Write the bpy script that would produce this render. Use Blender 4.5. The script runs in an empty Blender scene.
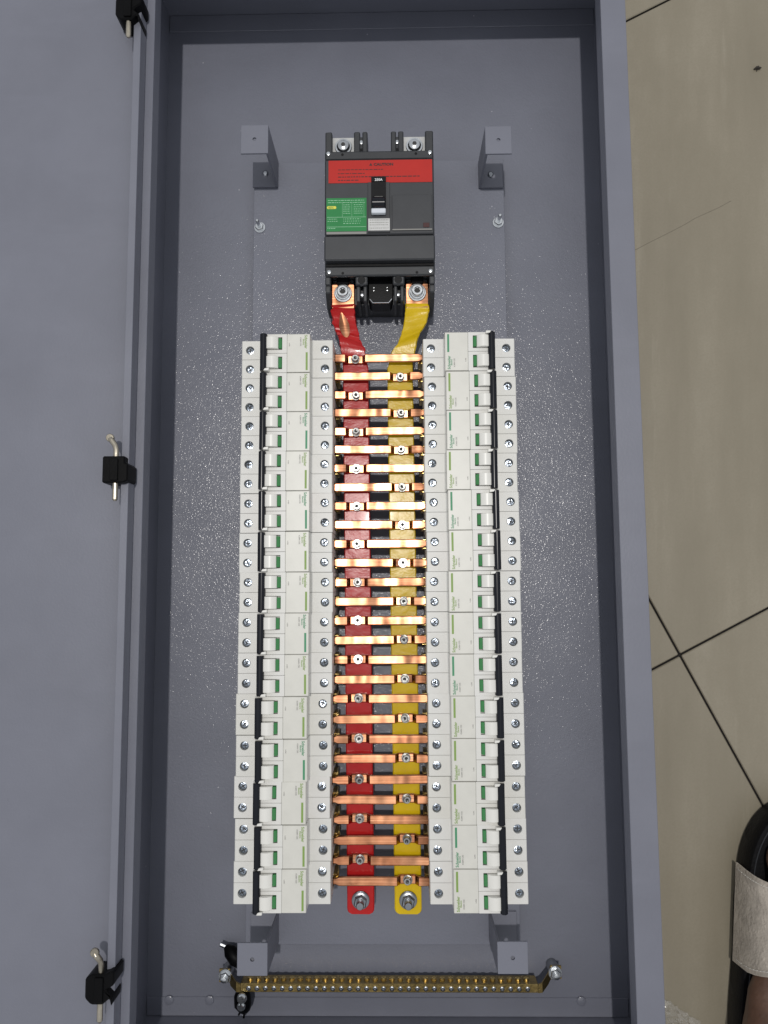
import bpy, bmesh, math, random
from mathutils import Vector, Matrix
random.seed(7)
scene = bpy.context.scene
COL = scene.collection

# ------------------------------------------------------------------ camera
cam_d = bpy.data.cameras.new('camera')
cam = bpy.data.objects.new('camera', cam_d); COL.objects.link(cam)
cam.location = (0.015747, 0.021023, 0.781928)
cam.rotation_euler = (0.0990392, 0.0166933, -0.0057487)
cam_d.sensor_fit = 'VERTICAL'; cam_d.sensor_height = 36.0; cam_d.lens = 27.0
cam_d.clip_start = 0.02; cam_d.clip_end = 100
scene.camera = cam
# ------------------------------------------------------------------ room light
world = bpy.data.worlds.new('World'); scene.world = world; world.use_nodes = True
wb = world.node_tree.nodes['Background']
wb.inputs[0].default_value = (0.93, 0.96, 1.0, 1); wb.inputs[1].default_value = 0.58
ld = bpy.data.lights.new('ceiling_lamp', 'AREA'); ld.shape = 'DISK'; ld.size = 0.11
ld.energy = 86; ld.color = (1.0, 0.965, 0.915)
lamp = bpy.data.objects.new('ceiling_lamp', ld); COL.objects.link(lamp)
lamp.location = (-0.09, 0.58, 4.50)
# ------------------------------------------------------------------ exposure
vs = scene.view_settings
vs.view_transform = 'Standard'; vs.look = 'None'; vs.exposure = 0.0; vs.gamma = 1.0
try: vs.use_curve_mapping = False
except Exception: pass

# ================================================================== materials
class NT:
    def __init__(s, name):
        s.m = bpy.data.materials.new(name); s.m.use_nodes = True
        s.t = s.m.node_tree; s.b = s.t.nodes['Principled BSDF']
    def n(s, typ, **kw):
        x = s.t.nodes.new(typ)
        for k, v in kw.items(): setattr(x, k, v)
        return x
    def l(s, a, b): s.t.links.new(a, b)
    def set(s, **kw):
        names = {'col': 'Base Color', 'rough': 'Roughness', 'metal': 'Metallic', 'spec': 'Specular IOR Level',
                 'coat': 'Coat Weight', 'coatr': 'Coat Roughness', 'trans': 'Transmission Weight', 'ior': 'IOR',
                 'sss': 'Subsurface Weight', 'alpha': 'Alpha', 'aniso': 'Anisotropic'}
        for k, v in kw.items():
            if k == 'col': v = (*v, 1)
            s.b.inputs[names[k]].default_value = v
        return s
    def coord(s, kind='Object'):
        return s.n('ShaderNodeTexCoord').outputs[kind]
    def noise(s, scale, detail=2, rough=.5, co=None, dim='3D'):
        x = s.n('ShaderNodeTexNoise'); x.inputs['Scale'].default_value = scale
        x.inputs['Detail'].default_value = detail; x.inputs['Roughness'].default_value = rough
        s.l(co if co is not None else s.coord(), x.inputs['Vector']); return x.outputs[0]
    def ramp(s, fac, stops):
        r = s.n('ShaderNodeValToRGB'); e = r.color_ramp.elements
        while len(e) < len(stops): e.new(.5)
        for i, (p, c) in enumerate(stops):
            e[i].position = p; e[i].color = (*c, 1) if len(c) == 3 else c
        s.l(fac, r.inputs[0]); return r.outputs[0]
    def bump(s, h, dist, strength=1.0, prev=None):
        b = s.n('ShaderNodeBump'); b.inputs['Distance'].default_value = dist; b.inputs['Strength'].default_value = strength
        s.l(h, b.inputs['Height'])
        if prev is not None: s.l(prev, b.inputs['Normal'])
        return b.outputs[0]
    def mix(s, fac, a, b, mode='MIX'):
        x = s.n('ShaderNodeMix', data_type='RGBA', blend_type=mode)
        for sock, v in ((x.inputs[0], fac), (x.inputs[6], a), (x.inputs[7], b)):
            if hasattr(v, 'links'): s.l(v, sock)
            else: sock.default_value = v if not isinstance(v, tuple) else (*v, 1)
        return x.outputs[2]
    def maprange(s, v, a, b, c, d):
        x = s.n('ShaderNodeMapRange')
        s.l(v, x.inputs[0])
        for i, q in enumerate((a, b, c, d)): x.inputs[i + 1].default_value = q
        return x.outputs[0]
    def stretch(s, sc, kind='Object'):
        m = s.n('ShaderNodeMapping'); s.l(s.coord(kind), m.inputs[0]); m.inputs['Scale'].default_value = sc
        return m.outputs[0]

def plain(name, col, rough=.5, metal=0., bump=None, var=.0, **kw):
    m = NT(name); m.set(col=col, rough=rough, metal=metal, **kw)
    if var:
        f = m.noise(60, 4, .6)
        lo = tuple(c * (1 - var) for c in col); hi = tuple(min(1, c * (1 + var)) for c in col)
        m.l(m.ramp(f, [(.3, lo), (.7, hi)]), m.b.inputs['Base Color'])
    if bump:
        m.l(m.bump(m.noise(bump[0], 3), bump[1]), m.b.inputs['Normal'])
    return m.m

def powder(name, col, rough, fine, speck=True):
    """grey powder-coat paint with orange-peel relief, faint dust and a few pale specks"""
    m = NT(name); m.set(rough=rough, spec=.5)
    cloud = m.noise(9, 5, .6)
    c = m.ramp(cloud, [(.3, tuple(x * .92 for x in col)), (.7, tuple(x * 1.06 for x in col))])
    smear = m.maprange(m.noise(1.3, 5, .65, m.stretch((4, 22, 4))), .55, .75, 0, .22)      # wiped dust
    c = m.mix(smear, c, tuple(x * 1.22 for x in col))
    scuff = m.maprange(m.noise(1.0, 3, .7, m.stretch((260, 60, 60))), .73, .77, 0, .5)
    c = m.mix(scuff, c, tuple(x * .72 for x in col))
    if speck:
        v = m.n('ShaderNodeTexVoronoi'); v.inputs['Scale'].default_value = 150; m.l(m.coord(), v.inputs['Vector'])
        dot = m.maprange(v.outputs['Distance'], .07, .12, 1, 0)
        pick = m.maprange(m.noise(46, 2), .66, .70, 0, 1)
        mul = m.n('ShaderNodeMath', operation='MULTIPLY'); m.l(dot, mul.inputs[0]); m.l(pick, mul.inputs[1])
        c = m.mix(mul.outputs[0], c, (.42, .42, .46))
    m.l(c, m.b.inputs['Base Color'])
    n1 = m.bump(m.noise(420, 2, .6), fine * .35)
    m.l(n1, m.b.inputs['Normal'])
    if speck:                                   # coarse grains in the lacquer glitter where they face the lamp
        v2 = m.n('ShaderNodeTexVoronoi'); v2.inputs['Scale'].default_value = 560; m.l(m.coord(), v2.inputs['Vector'])
        g1 = m.bump(v2.outputs['Distance'], fine * .46)
        g2 = m.bump(m.noise(270, 3, .7), fine * .56, prev=g1)
        m.l(g2, m.b.inputs['Coat Normal'])
        m.b.inputs['Coat Weight'].default_value = .26; m.b.inputs['Coat Roughness'].default_value = .11
    m.l(m.ramp(m.noise(25, 3), [(.3, (rough * .9,) * 3), (.7, (min(1, rough * 1.15),) * 3)]), m.b.inputs['Roughness'])
    return m.m

M = {}
M['paint'] = powder('grey_powder_coat', (.160, .168, .210), .5, .0005)
M['paint_smooth'] = powder('grey_powder_coat_smooth', (.170, .176, .215), .40, .00030, speck=False)
def mk_tile():
    m = NT('beige_polished_tile'); m.set(rough=.32, spec=.45)
    oi = m.n('ShaderNodeObjectInfo')
    off = m.n('ShaderNodeVectorMath', operation='SCALE'); off.inputs[3].default_value = 7.0
    comb = m.n('ShaderNodeCombineXYZ'); m.l(oi.outputs['Random'], comb.inputs[0]); m.l(oi.outputs['Random'], comb.inputs[1])
    m.l(comb.outputs[0], off.inputs[0])
    rot = m.n('ShaderNodeMapping'); rot.inputs['Rotation'].default_value = (0, 0, math.radians(-60)); rot.inputs['Scale'].default_value = (1, 1, 1)
    m.l(m.coord(), rot.inputs[0])
    add = m.n('ShaderNodeVectorMath', operation='ADD'); m.l(rot.outputs[0], add.inputs[0]); m.l(off.outputs[0], add.inputs[1])
    st = m.n('ShaderNodeMapping'); st.inputs['Scale'].default_value = (2.2, 11, 1); m.l(add.outputs[0], st.inputs[0])
    a = m.noise(1.6, 6, .6, st.outputs[0]); b = m.noise(14, 5, .65, add.outputs[0])
    c = m.ramp(a, [(.30, (.228, .200, .148)), (.52, (.268, .236, .178)), (.72, (.315, .280, .216))])
    c = m.mix(m.maprange(b, .35, .75, 0, .65), c, (.215, .187, .135))
    st2 = m.n('ShaderNodeMapping'); st2.inputs['Scale'].default_value = (3.0, 34, 1); m.l(add.outputs[0], st2.inputs[0])
    vein = m.maprange(m.noise(1.0, 5, .65, st2.outputs[0]), .61, .71, 0, .32)
    c = m.mix(vein, c, (.38, .345, .275))
    gr = m.maprange(m.noise(420, 2), .4, .7, 0, .25)
    c = m.mix(gr, c, (.21, .185, .13))
    m.l(c, m.b.inputs['Base Color'])
    m.l(m.ramp(b, [(.3, (.28,) * 3), (.7, (.48,) * 3)]), m.b.inputs['Roughness'])
    return m.m
M['tile'] = mk_tile()
M['crack'] = plain('tile_crack', (.19, .168, .128), .8)
M['grout'] = plain('dark_grout', (.012, .010, .009), .95, bump=(300, .0008), var=.3)
def mk_mcb():
    m = NT('white_breaker_plastic'); m.set(rough=.42, spec=.45)
    oi = m.n('ShaderNodeObjectInfo')
    c = m.ramp(oi.outputs['Random'], [(0, (.665, .655, .615)), (.5, (.69, .685, .66)), (1, (.69, .675, .65))])
    d = m.maprange(m.noise(45, 5, .65), .45, .8, 0, .22)
    c = m.mix(d, c, (.56, .535, .47))
    m.l(c, m.b.inputs['Base Color'])
    m.l(m.bump(m.noise(900, 2), .00005), m.b.inputs['Normal'])
    return m.m
M['mcb'] = mk_mcb()
M['mcb_label'] = plain('grey_white_label_face', (.63, .62, .57), .36, var=.05)
M['lever'] = plain('white_lever_plastic', (.74, .73, .69), .34, var=.03)
M['green'] = plain('green_flag', (.048, .22, .072), .4, var=.1)
M['black'] = plain('black_plastic', (.006, .007, .011), .22, var=.2, spec=.3)
M['black_matt'] = plain('black_matt_plastic', (.0025, .0025, .003), .45, bump=(500, .0001), var=.25, spec=.09)
M['lime'] = plain('lime_print', (.20, .32, .07), .5)
M['teal'] = plain('teal_print', (.045, .25, .12), .5)
M['greyprint'] = plain('grey_print', (.24, .235, .22), .5)
M['steel'] = plain('zinc_steel', (.62, .64, .66), .24, 1., bump=(250, .0001), var=.2)
M['steel_dark'] = plain('dull_steel', (.30, .315, .34), .30, 1., bump=(250, .0001), var=.25)
M['screw'] = plain('blue_zinc_screw', (.40, .45, .52), .2, 1., bump=(420, .0006), var=.5)
M['pin'] = plain('dull_brassy_pin', (.42, .38, .31), .3, 1., bump=(250, .0001), var=.3)
M['bolt'] = plain('zinc_bolt', (.44, .44, .43), .28, 1., bump=(250, .0002), var=.25)
M['socket'] = plain('dark_socket', (.03, .03, .03), .6)
def mk_copper():
    """copper bar brushed lengthwise: glare spreads across the brushing and stays tight along it"""
    m = NT('brushed_copper'); m.set(metal=1., aniso=.80)
    oi = m.n('ShaderNodeObjectInfo')
    sh = m.n('ShaderNodeVectorMath', operation='ADD'); m.l(m.coord(), sh.inputs[0])
    cb = m.n('ShaderNodeCombineXYZ'); m.l(oi.outputs['Random'], cb.inputs[0]); m.l(oi.outputs['Random'], cb.inputs[1]); m.l(cb.outputs[0], sh.inputs[1])
    def st(sc):
        k = m.n('ShaderNodeMapping'); m.l(sh.outputs[0], k.inputs[0]); k.inputs['Scale'].default_value = sc; return k.outputs[0]
    a = m.noise(1., 3, .6, st((7, 620, 60)))
    c = m.ramp(m.noise(1., 4, .6, st((40, 40, 40))), [(.28, (.22, .085, .045)), (.5, (.36, .160, .085)), (.75, (.52, .265, .150))])
    c = m.mix(m.maprange(a, .52, .70, 0, .5), c, (.56, .31, .185))
    c = m.mix(m.maprange(m.noise(1., 4, .7, st((90, 120, 90))), .63, .70, 0, .65), c, (.22, .085, .045))
    m.l(c, m.b.inputs['Base Color'])
    m.l(m.ramp(a, [(.3, (.235,) * 3), (.7, (.30,) * 3)]), m.b.inputs['Roughness'])
    t = m.n('ShaderNodeCombineXYZ'); t.inputs[1].default_value = 1.0
    m.l(t.outputs[0], m.b.inputs['Tangent'])
    n1 = m.bump(a, .00003)
    m.l(m.bump(m.noise(1., 2, .5, st((26, 10, 10))), .0024, prev=n1), m.b.inputs['Normal'])
    return m.m
M['copper'] = mk_copper()
M['brass'] = plain('brass', (.78, .58, .22), .28, 1., bump=(400, .0002), var=.25)
M['brass_dark'] = plain('tarnished_brass', (.34, .25, .10), .36, 1., bump=(400, .0002), var=.3)
def sleeve(name, lo, hi):
    m = NT(name); m.set(rough=.25, spec=.26, coat=.05, coatr=.06)
    m.l(m.ramp(m.noise(40, 4, .6), [(.3, lo), (.7, hi)]), m.b.inputs['Base Color'])
    n1 = m.bump(m.noise(45, 2), .0006)
    m.l(m.bump(m.noise(600, 2), .0001, prev=n1), m.b.inputs['Normal'])
    return m.m
M['red'] = sleeve('red_sleeve', (.40, .010, .011), (.50, .016, .016))
M['yellow'] = sleeve('yellow_sleeve', (.60, .40, .004), (.71, .485, .007))
M['mccb'] = plain('charcoal_moulded_plastic', (.031, .033, .037), .42, bump=(900, .00006), var=.12)
M['mccb_face'] = plain('charcoal_smooth_face', (.039, .041, .046), .36, bump=(900, .00004), var=.08)
M['mccb_dark'] = plain('black_moulded_plastic', (.005, .005, .006), .45, bump=(700, .0001), var=.2, spec=.2)
M['redlabel'] = plain('red_label', (.46, .020, .014), .45, var=.05, spec=.3)
M['redprint'] = plain('dark_print_on_red', (.045, .006, .006), .5)
M['greenlabel'] = plain('green_label', (.024, .215, .062), .45, var=.06, spec=.3)
M['paleprint'] = plain('pale_print', (.30, .56, .36), .5)
M['yellowprint'] = plain('yellow_print', (.72, .66, .08), .5)
M['whiteprint'] = plain('white_print', (.75, .75, .75), .5)
M['rating'] = plain('brushed_rating_plate', (.55, .55, .54), .35, .3, var=.12)
M['silver'] = plain('silver_handle_tip', (.72, .76, .82), .25, .2)
M['skin'] = plain('brown_skin', (.110, .058, .037), .5, bump=(260, .0005), var=.2, sss=.06)
M['nail'] = plain('toe_nail', (.40, .24, .18), .35)
M['strap'] = plain('off_white_leather', (.52, .465, .40), .6, bump=(320, .0011), var=.22)
M['stitch'] = plain('pale_stitch', (.62, .59, .54), .7)
M['sole'] = plain('black_rubber_sole', (.005, .005, .006), .5, spec=.12, bump=(350, .0004), var=.25)
M['insole'] = plain('black_insole', (.004, .004, .005), .6, spec=.1, bump=(250, .0004), var=.2)
M['dirt'] = plain('dark_crumb', (.03, .025, .02), .9)
def mk_film():
    m = NT('clear_plastic_film'); m.set(col=(.93, .93, .92), rough=.1, alpha=.14, ior=1.45, spec=.8)
    return m.m
M['film'] = mk_film()

# ================================================================== mesh helpers
class MB:
    def __init__(s): s.bm = bmesh.new()
    def _new(s, fn):
        b = bmesh.new(); fn(b)
        me = bpy.data.meshes.new('tmp'); b.to_mesh(me); b.free(); s.bm.from_mesh(me); bpy.data.meshes.remove(me)
        return s
    def box(s, x0, x1, y0, y1, z0, z1, bev=0., seg=1, rot=None, piv=None):
        seg = 1
        def f(b):
            bmesh.ops.create_cube(b, size=1)
            for v in b.verts:
                v.co = Vector(((x0 + x1) / 2 + v.co.x * (x1 - x0), (y0 + y1) / 2 + v.co.y * (y1 - y0), (z0 + z1) / 2 + v.co.z * (z1 - z0)))
            if bev: bmesh.ops.bevel(b, geom=b.edges[:], offset=bev, segments=seg, affect='EDGES', profile=.5)
            if rot: bmesh.ops.rotate(b, verts=b.verts[:], cent=piv or ((x0 + x1) / 2, (y0 + y1) / 2, (z0 + z1) / 2), matrix=rot)
        return s._new(f)
    def prism(s, pts, a, b_, axis='z', bev=0., seg=1):
        """closed 2D outline extruded from a to b_: axis z (x,y), y (x,z), x (y,z)"""
        seg = 1
        def mk(p, t):
            return {'z': (p[0], p[1], t), 'y': (p[0], t, p[1]), 'x': (t, p[0], p[1])}[axis]
        def f(b):
            lo = [b.verts.new(mk(p, a)) for p in pts]; hi = [b.verts.new(mk(p, b_)) for p in pts]
            n = len(pts)
            b.faces.new(lo); b.faces.new(hi[::-1])
            for i in range(n): b.faces.new((lo[i], hi[i], hi[(i + 1) % n], lo[(i + 1) % n]))
            bmesh.ops.recalc_face_normals(b, faces=b.faces[:])
            if bev: bmesh.ops.bevel(b, geom=b.edges[:], offset=bev, segments=seg, affect='EDGES', profile=.5)
        return s._new(f)
    def lathe(s, prof, c, n=16, axis='z', ang=0.):
        """(r,h) profile turned about an axis through c"""
        def f(b):
            rings = []
            for r, h in prof:
                ring = []
                if r < 1e-7: ring = [b.verts.new(s._ax(0, 0, h, c, axis))]
                else:
                    for i in range(n):
                        t = 2 * math.pi * i / n + ang
                        ring.append(b.verts.new(s._ax(r * math.cos(t), r * math.sin(t), h, c, axis)))
                rings.append(ring)
            for A, B in zip(rings, rings[1:]):
                for i in range(n):
                    j = (i + 1) % n
                    if len(A) == 1 and len(B) == 1: continue
                    if len(A) == 1: b.faces.new((A[0], B[i], B[j]))
                    elif len(B) == 1: b.faces.new((A[i], B[0], A[j]))
                    else: b.faces.new((A[i], B[i], B[j], A[j]))
            bmesh.ops.recalc_face_normals(b, faces=b.faces[:])
        return s._new(f)
    @staticmethod
    def _ax(x, y, h, c, axis):
        if axis == 'z': return (c[0] + x, c[1] + y, c[2] + h)
        if axis == 'y': return (c[0] + x, c[1] + h, c[2] + y)
        return (c[0] + h, c[1] + x, c[2] + y)
    def tube(s, path, r, n=8, caps=True):
        def f(b):
            P = [Vector(p) for p in path]; rings = []
            rr = r if isinstance(r, (list, tuple)) else [r] * len(P)
            for i, p in enumerate(P):
                d = (P[min(i + 1, len(P) - 1)] - P[max(i - 1, 0)]).normalized()
                u = d.cross(Vector((0, 0, 1)))
                if u.length < 1e-4: u = d.cross(Vector((1, 0, 0)))
                u.normalize(); w = d.cross(u)
                rings.append([b.verts.new(p + rr[i] * (math.cos(2 * math.pi * k / n) * u + math.sin(2 * math.pi * k / n) * w)) for k in range(n)])
            for A, B in zip(rings, rings[1:]):
                for k in range(n): b.faces.new((A[k], B[k], B[(k + 1) % n], A[(k + 1) % n]))
            if caps: b.faces.new(rings[0]); b.faces.new(rings[-1])
            bmesh.ops.recalc_face_normals(b, faces=b.faces[:])
        return s._new(f)
    def loft(s, rings, caps=True):
        def f(b):
            R_ = [[b.verts.new(p) for p in ring] for ring in rings]; n = len(R_[0])
            for A, B in zip(R_, R_[1:]):
                for k in range(n): b.faces.new((A[k], B[k], B[(k + 1) % n], A[(k + 1) % n]))
            if caps: b.faces.new(R_[0]); b.faces.new(R_[-1])
            bmesh.ops.recalc_face_normals(b, faces=b.faces[:])
        return s._new(f)
    def mesh(s, me, mat=None):
        b = bmesh.new(); b.from_mesh(me)
        if mat is not None: b.transform(mat)
        t = bpy.data.meshes.new('tmp'); b.to_mesh(t); b.free(); s.bm.from_mesh(t); bpy.data.meshes.remove(t)
        return s
    def data(s, name, mat, off=(0, 0, 0), sharp=29.):
        off = Vector(off)
        for v in s.bm.verts: v.co -= off
        s.bm.normal_update()
        for f in s.bm.faces: f.smooth = True
        lim = math.radians(sharp)
        for e in s.bm.edges:
            if len(e.link_faces) == 2 and e.calc_face_angle(0) > lim: e.smooth = False
        me = bpy.data.meshes.new(name); s.bm.to_mesh(me); s.bm.free()
        me.materials.append(mat); return me
    def obj(s, name, mat, parent=None, off=(0, 0, 0), sharp=29.):
        return link(name, s.data(name, mat, off, sharp), parent)

def link(name, me, parent=None, loc=(0, 0, 0)):
    o = bpy.data.objects.new(name, me); COL.objects.link(o); o.location = loc
    if parent: o.parent = parent
    return o
def tag(o, label, cat, group=None, kind=None):
    if label: o['label'] = label
    if cat: o['category'] = cat
    if group: o['group'] = group
    if kind: o['kind'] = kind
    return o
def thing(name, label, cat, loc=(0, 0, 0), rz=0., group=None):
    o = bpy.data.objects.new(name, None); COL.objects.link(o)
    o.location = loc; o.rotation_euler = (0, 0, rz); o.empty_display_size = .02
    return tag(o, label, cat, group)
def evaluated(o):
    dg = bpy.context.evaluated_depsgraph_get(); dg.update()
    return bpy.data.meshes.new_from_object(o.evaluated_get(dg))
def cut(me, cutter_me, name):
    a = link('tmp_a', me); b = link('tmp_b', cutter_me)
    md = a.modifiers.new('b', 'BOOLEAN'); md.operation = 'DIFFERENCE'; md.object = b; md.solver = 'EXACT'
    r = evaluated(a)
    bpy.data.objects.remove(a); bpy.data.objects.remove(b)
    r.name = name
    b2 = bmesh.new(); b2.from_mesh(r); b2.normal_update()
    for f in b2.faces: f.smooth = False
    b2.to_mesh(r); b2.free()
    return r
def text_mesh(txt, size, rot=0., loc=(0, 0, 0), ext=.00003, align='LEFT', sx=1.0, bold=.025):
    c = bpy.data.curves.new('txt', 'FONT'); c.body = txt; c.size = size; c.extrude = ext; c.align_x = align
    c.resolution_u = 2; c.offset = size * bold
    o = link('tmp_t', c); me = evaluated(o); bpy.data.objects.remove(o); bpy.data.curves.remove(c)
    me.transform(Matrix.Translation(loc) @ Matrix.Rotation(rot, 4, 'Z') @ Matrix.Diagonal((sx, 1, 1, 1)))
    return me
def bolt_mb(mb, c, rw, rh, h, washer=True, socket=False, spring=False, n=6):
    """washer, hexagon head, optional thread end"""
    x, y, z = c; t = 0.
    if washer:
        mb.lathe([(0, 0), (rw, 0), (rw, .0011), (rw * .97, .0014), (0, .0014)], (x, y, z), 24); t = .0014
    if spring:
        mb.lathe([(0, 0), (rh * 1.22, 0), (rh * 1.22, .0016), (rh * 1.1, .002), (0, .002)], (x, y, z + t), 20); t += .002
    mb.lathe([(0, 0), (rh, 0), (rh, h * .8), (rh * .86, h), (0, h)], (x, y, z + t), n, ang=.35)
    return t + h

# ================================================================== setting: tiled floor
ANG = math.radians(27.05); PIT = .61856; X0, Y0 = .297865, -.046853
fl = MB().box(-3.2, 3.2, -3.2, 3.2, -.06, -.0028).obj('floor', M['grout']); fl['kind'] = 'structure'
fl['label'] = 'floor of beige tiles with dark joints'
g = .00105
tile_me = MB().box(g, PIT - g, g, PIT - g, -.0026, 0., .0009, 1).data('floor_tile', M['tile'])
for i in range(-4, 4):
    for j in range(-4, 4):
        t = link('floor_tile', tile_me, fl)
        t.location = (X0 + PIT * (i * math.cos(ANG) - j * math.sin(ANG)), Y0 + PIT * (i * math.sin(ANG) + j * math.cos(ANG)), 0)
        t.rotation_euler = (0, 0, ANG)

ux, uy = math.cos(ANG), math.sin(ANG)
for k, (px, py, L) in enumerate(((.2590, .3690, .128),)):          # hairline crack across one tile
    pts = [(px + ux * t * L / 9 + random.gauss(0, .0006), py + uy * t * L / 9 + random.gauss(0, .0006), .0) for t in range(10)]
    MB().tube(pts, .00028, 4).obj('hairline_crack', M['crack'], fl)
# ================================================================== cabinet
XL, XR, YB, YT, ZR = -.2295, .2352, -.3878, .6468, .105       # outer faces, rim height
W = .0016                                                     # sheet
LX, RX, BY, TY = -.2105, .2118, -.3715, .6110                 # inner edges of the rim flange
cab = thing('electrical_cabinet', 'open grey steel cabinet lying on the tiled floor, its door swung out', 'cabinet', (0, .13, 0))
O = cab.location.copy()
def cpart(mb, name, mat='paint', parent=cab, lab=None):
    o = mb.obj(name, M[mat], parent, O)
    if lab: o['label'] = lab
    return o
bp = cpart(MB().box(XL + W, XR - W, YB + W, YT - W, .0015, .0035), 'back_panel')
for y0, y1 in ((YT - W - .0195, YT - W - .0004), (YB + W + .0004, YB + W + .0175)):   # folded flanges welded over the back
    cpart(MB().box(XL + W + .0004, XR - W - .0004, y0, y1, .0035, .0046, .0004), 'welded_flange')
for x0 in (XL, XR - W):
    cpart(MB().box(x0, x0 + W, YB, YT, .001, ZR - W), 'side_wall')
for y0 in (YB, YT - W):
    cpart(MB().box(XL + W, XR - W, y0, y0 + W, .001, ZR - W), 'end_wall')
def flange(prof, a, b, axis):
    cpart(MB().prism(prof, a, b, axis, .0004), 'rim_flange', 'paint_smooth')
flange([(XR, ZR - W), (XR, ZR), (RX, ZR), (RX, ZR - .018), (RX + .0014, ZR - .018), (RX + .0014, ZR - W)], YB, YT, 'y')
flange([(XL, ZR - W), (XL, ZR), (LX, ZR), (LX, ZR - .018), (LX - .0014, ZR - .018), (LX - .0014, ZR - W)], YB, YT, 'y')
flange([(YT, ZR - W), (YT, ZR), (TY, ZR), (TY, ZR - .018), (TY + .0014, ZR - .018), (TY + .0014, ZR - W)], LX + .0003, RX - .0003, 'x')
flange([(YB, ZR - W), (YB, ZR), (BY, ZR), (BY, ZR - .018), (BY - .0014, ZR - .018), (BY - .0014, ZR - W)], LX + .0003, RX - .0003, 'x')
# weld blobs and holes along the folded seam
for x in (-.206, .1885, -.167):
    cpart(MB().lathe([(0, 0), (.0045, 0), (.0042, .0009), (.0028, .0014), (0, .0016)], (x, -.3715, .0046), 12), 'rivet', 'paint')
# door, swung flat to the left
DX = -.2178; DZ = .1066
door = cpart(MB().box(-.690, DX - .0003, YB, YT, DZ - .0012, DZ, .0003), 'door', 'paint_smooth', lab='grey door lying open, its inner face up')
lip = MB().prism([(DX, DZ), (DX, .1215), (DX - .0066, .1215), (DX - .0066, .1201), (DX - .0014, .1201), (DX - .0014, DZ)], YB, YT, 'y', .0003)
cpart(lip, 'edge_return', 'paint_smooth', door)
for a, b in ((YT - .0015, YT), (YB, YB + .0015)):
    cpart(MB().box(-.690, DX - .007, a, b, DZ, .1215), 'edge_return', 'paint_smooth', door)
cpart(MB().box(-.690, -.6885, YB + .002, YT - .002, DZ, .1215), 'edge_return', 'paint_smooth', door)
# hinges
hp = [(-.0115, -.0070), (-.0065, -.0118), (.0030, -.0118), (.0085, -.0070), (.0100, -.0135), (.0105, -.0060), (.0052, -.0010),
      (.0120, .0035), (.0120, .0135), (.0092, .0140), (.0055, .0118), (-.0065, .0118), (-.0115, .0085)]
for y, shape in ((.5535, 0), (.1245, 1), (-.3005, 0)):
    x = -.2275
    o = hp if not shape else [(-.0105, -.0115), (.0075, -.0115), (.0118, -.0095), (.0118, .0050), (.0090, .0060), (.0090, .0118), (-.0105, .0118)]
    h = cpart(MB().prism([(x + a, y + b) for a, b in o], DZ + .0004, .1300, 'z', .0011), 'hinge', 'black_matt')
    pin = MB().tube([(x, y - .0270, .1262), (x, y - .0255, .1262), (x, y + .0175, .1262), (x - .0006, y + .0215, .1275), (x - .0035, y + .0262, .1292), (x - .0046, y + .0278, .1292)],
                    [.0012, .0024, .0024, .0024, .0026, .0020], 12)
    pin.lathe([(0, 0), (.0033, 0), (.0036, .0006), (.0036, .0026), (.003, .0033), (0, .0034)], (x - .0048, y + .0280, .1268), 12)
    cpart(pin, 'hinge_pin', 'pin', h)
    cpart(MB().box(x - .0035, x + .0035, y - .0095, y + .0095, .1302, .1316, .0004), 'pin_guide', 'black_matt', h)

# ================================================================== mounting plate with brackets
ZP = .015
mp = thing('mounting_plate', 'grey steel mounting plate fixed inside the cabinet behind all the breakers', 'mounting plate', (0, .076, .0035))
O2 = mp.location.copy()
MB().box(-.1312, .1305, -.3160, .4680, .0130, ZP, .0003).obj('plate', M['paint'], mp, O2)
for x in (-.118, .118):
    for y in (-.272, .425): MB().lathe([(.006, 0), (.006, .0094)], (x, y, .0036), 12).obj('spacer', M['paint'], mp, O2)
for x, y in ((-.1245, .3965), (.1237, .3985)):
    b = MB(); bolt_mb(b, (x, y, ZP), .0058, .0046, .0034)
    b.lathe([(0, 0), (.0018, 0), (.0018, .0125), (.0013, .0132), (0, .0132)], (x, y, ZP + .004), 12)
    b.obj('stud_and_nut', M['steel'], mp, O2)
def bracket(x0, x1, y0, y1, leg_right, screw=True):
    zt = .0800
    xl = x1 if leg_right else x0; s = -1 if leg_right else 1      # s points outwards from the leg
    xo = x0 if leg_right else x1
    t = .0022
    pr = [(xl, ZP + .0002), (xl, zt), (xo, zt), (xo, zt - t), (xl + s * t, zt - t), (xl + s * t, ZP + .0002 + t), (xo, ZP + .0002 + t), (xo, ZP + .0002)]
    me = MB().prism(pr, y0, y1, 'y', .0003).data('support_bracket', M['paint_smooth'], O2)
    cx, cy = (x0 + x1) / 2, (y0 + y1) / 2
    cutter = MB().lathe([(0, -.004), (.0019, -.004), (.0019, .004), (0, .004)], (cx, cy, zt), 14).data('c', M['socket'], O2)
    me = cut(me, cutter, 'support_bracket')
    br = link('support_bracket', me, mp)
    if screw: MB().lathe([(0, 0), (.0030, 0), (.0029, .001), (.002, .0016), (0, .0017)], (cx, cy, ZP + t + .0004), 12).obj('bracket_screw', M['steel_dark'], br, O2)
bracket(-.1322, -.1056, .4400, .4690, True)
bracket(.1040, .1294, .4360, .4640, False)
bracket(-.1258, -.0993, -.3135, -.2862, True, False)
bracket(.1006, .1270, -.3115, -.2848, False, False)

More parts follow.
